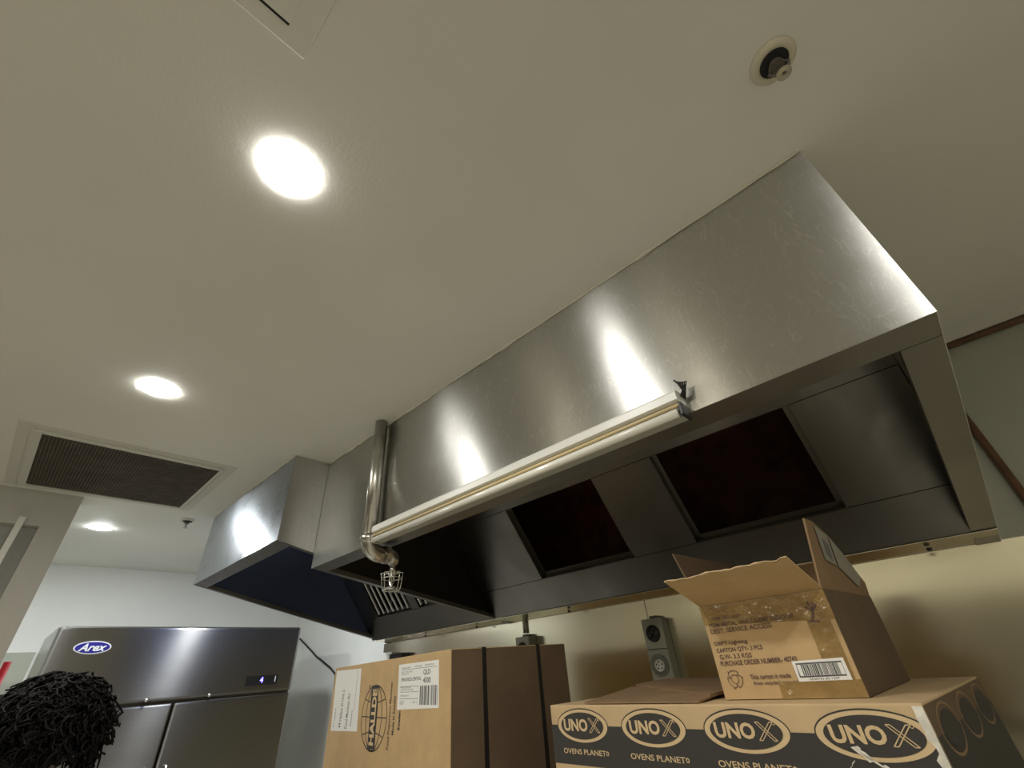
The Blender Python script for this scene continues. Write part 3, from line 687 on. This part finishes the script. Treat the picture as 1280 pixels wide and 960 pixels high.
# ------------------------------------------------------------ person (only the curly hair shows over the left bottom corner)
def hull(bm, parts):
    tmp = BM()
    for (c, r) in parts:
        r = r if isinstance(r, (tuple, list)) else (r, r, r)
        bmesh.ops.create_icosphere(tmp, subdivisions=2, radius=1, matrix=Matrix.Translation(c) @ Matrix.Diagonal((*r, 1)))
    g = bmesh.ops.convex_hull(tmp, input=tmp.verts)
    bmesh.ops.delete(tmp, geom=[e for e in g['geom_interior'] if isinstance(e, bmesh.types.BMVert)], context='VERTS')
    me = bpy.data.meshes.new('h'); tmp.to_mesh(me); tmp.free(); bm.from_mesh(me); bpy.data.meshes.remove(me)
hx, hy = -1.50, .115
PM = Matrix.Translation((hx, hy, 0)) @ Matrix.Rotation(math.radians(-20), 4, 'Z') @ Matrix.Scale(.955, 4)   # faces -y, a little towards the far wall
def remesh(bm, vox, m, name, parent, sm=4):
    bmesh.ops.transform(bm, matrix=PM, verts=bm.verts)
    o = obj(name, bm, m, parent, fix=False)
    r = o.modifiers.new('r', 'REMESH'); r.mode = 'VOXEL'; r.voxel_size = vox; r.use_smooth_shade = True
    s = o.modifiers.new('s', 'SMOOTH'); s.factor = .5; s.iterations = sm
    return o
t = thing('person', 'person with short curly black twisted hair at the bottom left, in front of the fridge', 'person', (hx, hy, 0))
b = BM(); hz = 1.62
hull(b, [((0, .012, hz+.005), (.074, .092, .085)), ((0, .0, hz-.01), (.070, .085, .08))])
hull(b, [((0, -.005, hz-.02), (.066, .075, .07)), ((0, -.045, hz-.095), (.030, .030, .022)), ((0, -.01, hz-.075), (.052, .045, .03))])
hull(b, [((0, -.082, hz+.01), .009), ((0, -.103, hz-.028), .012), ((-.015, -.088, hz-.032), .009), ((.015, -.088, hz-.032), .009)])
for s in (-1, 1):
    hull(b, [((s*.074, .012, hz+.008), (.006, .018, .024)), ((s*.077, .014, hz-.022), (.005, .010, .012))])
    hull(b, [((s*.032, -.078, hz+.022), (.022, .008, .006))])
    hull(b, [((s*.010, -.087, hz-.062), (.018, .008, .006))])
hull(b, [((0, .015, hz-.07), .055), ((0, .02, hz-.16), .060)])
hull(b, [((0, .02, 1.40), (.17, .085, .06)), ((0, .015, 1.20), (.155, .10, .08)), ((0, .01, 1.0), (.14, .09, .08)), ((0, .02, .90), (.165, .105, .08))])
for s in (-1, 1):
    sh, el, wr = Vector((s*.20, .02, 1.405)), Vector((s*.245, .03, 1.11)), Vector((s*.235, -.05, .86))
    hull(b, [(sh, .054), (sh+Vector((-s*.05, 0, 0)), .05)]); hull(b, [(sh, .052), (el, .038)]); hull(b, [(el, .039), (wr, .025)])
    hull(b, [(wr, (.018, .025, .02)), (wr+Vector((0, -.012, -.085)), (.013, .038, .014))])
    for k, (dy, ln) in enumerate(((-.034, .070), (-.013, .080), (.009, .075), (.030, .058))):
        p0 = wr+Vector((0, -.012+dy, -.088)); p1 = p0+Vector((-s*.006, dy*.15-.004, -ln*.45)); p2 = p1+Vector((-s*.018, 0, -ln*.33)); p3 = p2+Vector((-s*.018, 0, -ln*.18))
        hull(b, [(p0, .0092), (p1, .0085)]); hull(b, [(p1, .0085), (p2, .0078)]); hull(b, [(p2, .0078), (p3, .007)])
    q0 = wr+Vector((0, -.028, -.030)); q1 = q0+Vector((-s*.012, -.030, -.035)); q2 = q1+Vector((-s*.010, -.006, -.032))
    hull(b, [(q0, .012), (q1, .0105)]); hull(b, [(q1, .0105), (q2, .0085)])
    hp, kn, an = Vector((s*.09, .02, .88)), Vector((s*.10, .0, .49)), Vector((s*.105, .04, .09))
    hull(b, [(hp, .085), (kn, .056)]); hull(b, [(kn, .055), (kn+Vector((0, .03, -.12)), .056), (an, .036)])
    hull(b, [(an, .034), (an+Vector((0, .02, -.05)), .033), (an+Vector((0, -.14, -.06)), (.038, .03, .022))])
body = remesh(b, .0065, 'skin', 'body', t)
b = BM(); hull(b, [((0, .02, 1.42), (.175, .095, .055)), ((0, .015, 1.20), (.168, .113, .08)), ((0, .015, .93), (.172, .115, .06))])
for s in (-1, 1): hull(b, [((s*.195, .02, 1.405), .064), ((s*.225, .026, 1.22), .055)])
remesh(b, .010, 'shirt', 'shirt', t)
b = BM(); hull(b, [((0, .02, .96), (.165, .108, .04)), ((0, .02, .86), (.178, .118, .06))])
for s in (-1, 1): hull(b, [((s*.09, .02, .86), .098), ((s*.10, .0, .49), .074)]); hull(b, [((s*.10, .0, .49), .074), ((s*.105, .04, .10), .060)])
remesh(b, .012, 'trouser', 'trousers', t)
for s in (-1, 1):
    b = BM(); hull(b, [((s*.105, .06, .045), (.046, .05, .045)), ((s*.105, -.115, .032), (.050, .045, .032))]); remesh(b, .008, 'shoe', 'shoe', t, 2)
b = BM()
hull(b, [((0, .030, hz+.022), (.086, .092, .088))])
random.seed(21)
N = 900
for k in range(N):
    u = random.uniform(-.45, 1); a = random.uniform(0, 2*PI)
    h_ = math.sqrt(max(0, 1-u*u)); dirv = Vector((h_*math.cos(a), h_*math.sin(a), u))
    if dirv.y < -.55 and dirv.z < .45: continue
    root_ = Vector((0, .030, hz+.022))+Vector((dirv.x*.080, dirv.y*.086, dirv.z*.084))
    ln = random.uniform(.035, .085); out = dirv.copy(); side = out.cross(Vector((random.uniform(-1,1), random.uniform(-1,1), random.uniform(-1,1)))).normalized()
    bt = out.cross(side); ph = random.random()*6; P = []; nseg = 14
    for i in range(nseg+1):
        f_ = i/nseg; g = out*ln*.55*f_ + Vector((0,0,-1))*ln*.40*f_*f_ + side*ln*.55*f_*f_
        cr_ = .0085*min(1, f_*4)
        P.append(root_+g+(side*math.cos(ph+f_*16)+bt*math.sin(ph+f_*16))*cr_)
    tube(b, P, [.0036-.0018*(i/nseg) for i in range(nseg+1)], 5)
bmesh.ops.transform(b, matrix=PM, verts=b.verts)
obj('hair', b, 'hair', t, smooth=1, fix=False)

# ------------------------------------------------------------ camera
cam = bpy.data.cameras.new('camera'); co = bpy.data.objects.new('camera', cam); C.objects.link(co)
cam.sensor_fit = 'HORIZONTAL'; cam.sensor_width = 36; cam.lens = 532.665*36/1280; cam.clip_start = .01
R = Matrix(((.72148633,.42711048,.54500836),(.68886093,-.3629429,-.6274895),(-.07020043,.82816006,-.55607806)))
co.matrix_world = Matrix.Translation((0, 0, H)) @ R.to_4x4()
sc.camera = co
w_ = bpy.data.worlds.new('world'); sc.world = w_; w_.use_nodes = True
w_.node_tree.nodes['Background'].inputs[0].default_value = (.5,.5,.5,1); w_.node_tree.nodes['Background'].inputs[1].default_value = .05
vs = sc.view_settings; vs.view_transform = 'Standard'; vs.look = 'None'; vs.gamma = 1; vs.exposure = 1.50
try: vs.use_curve_mapping = False
except Exception: pass
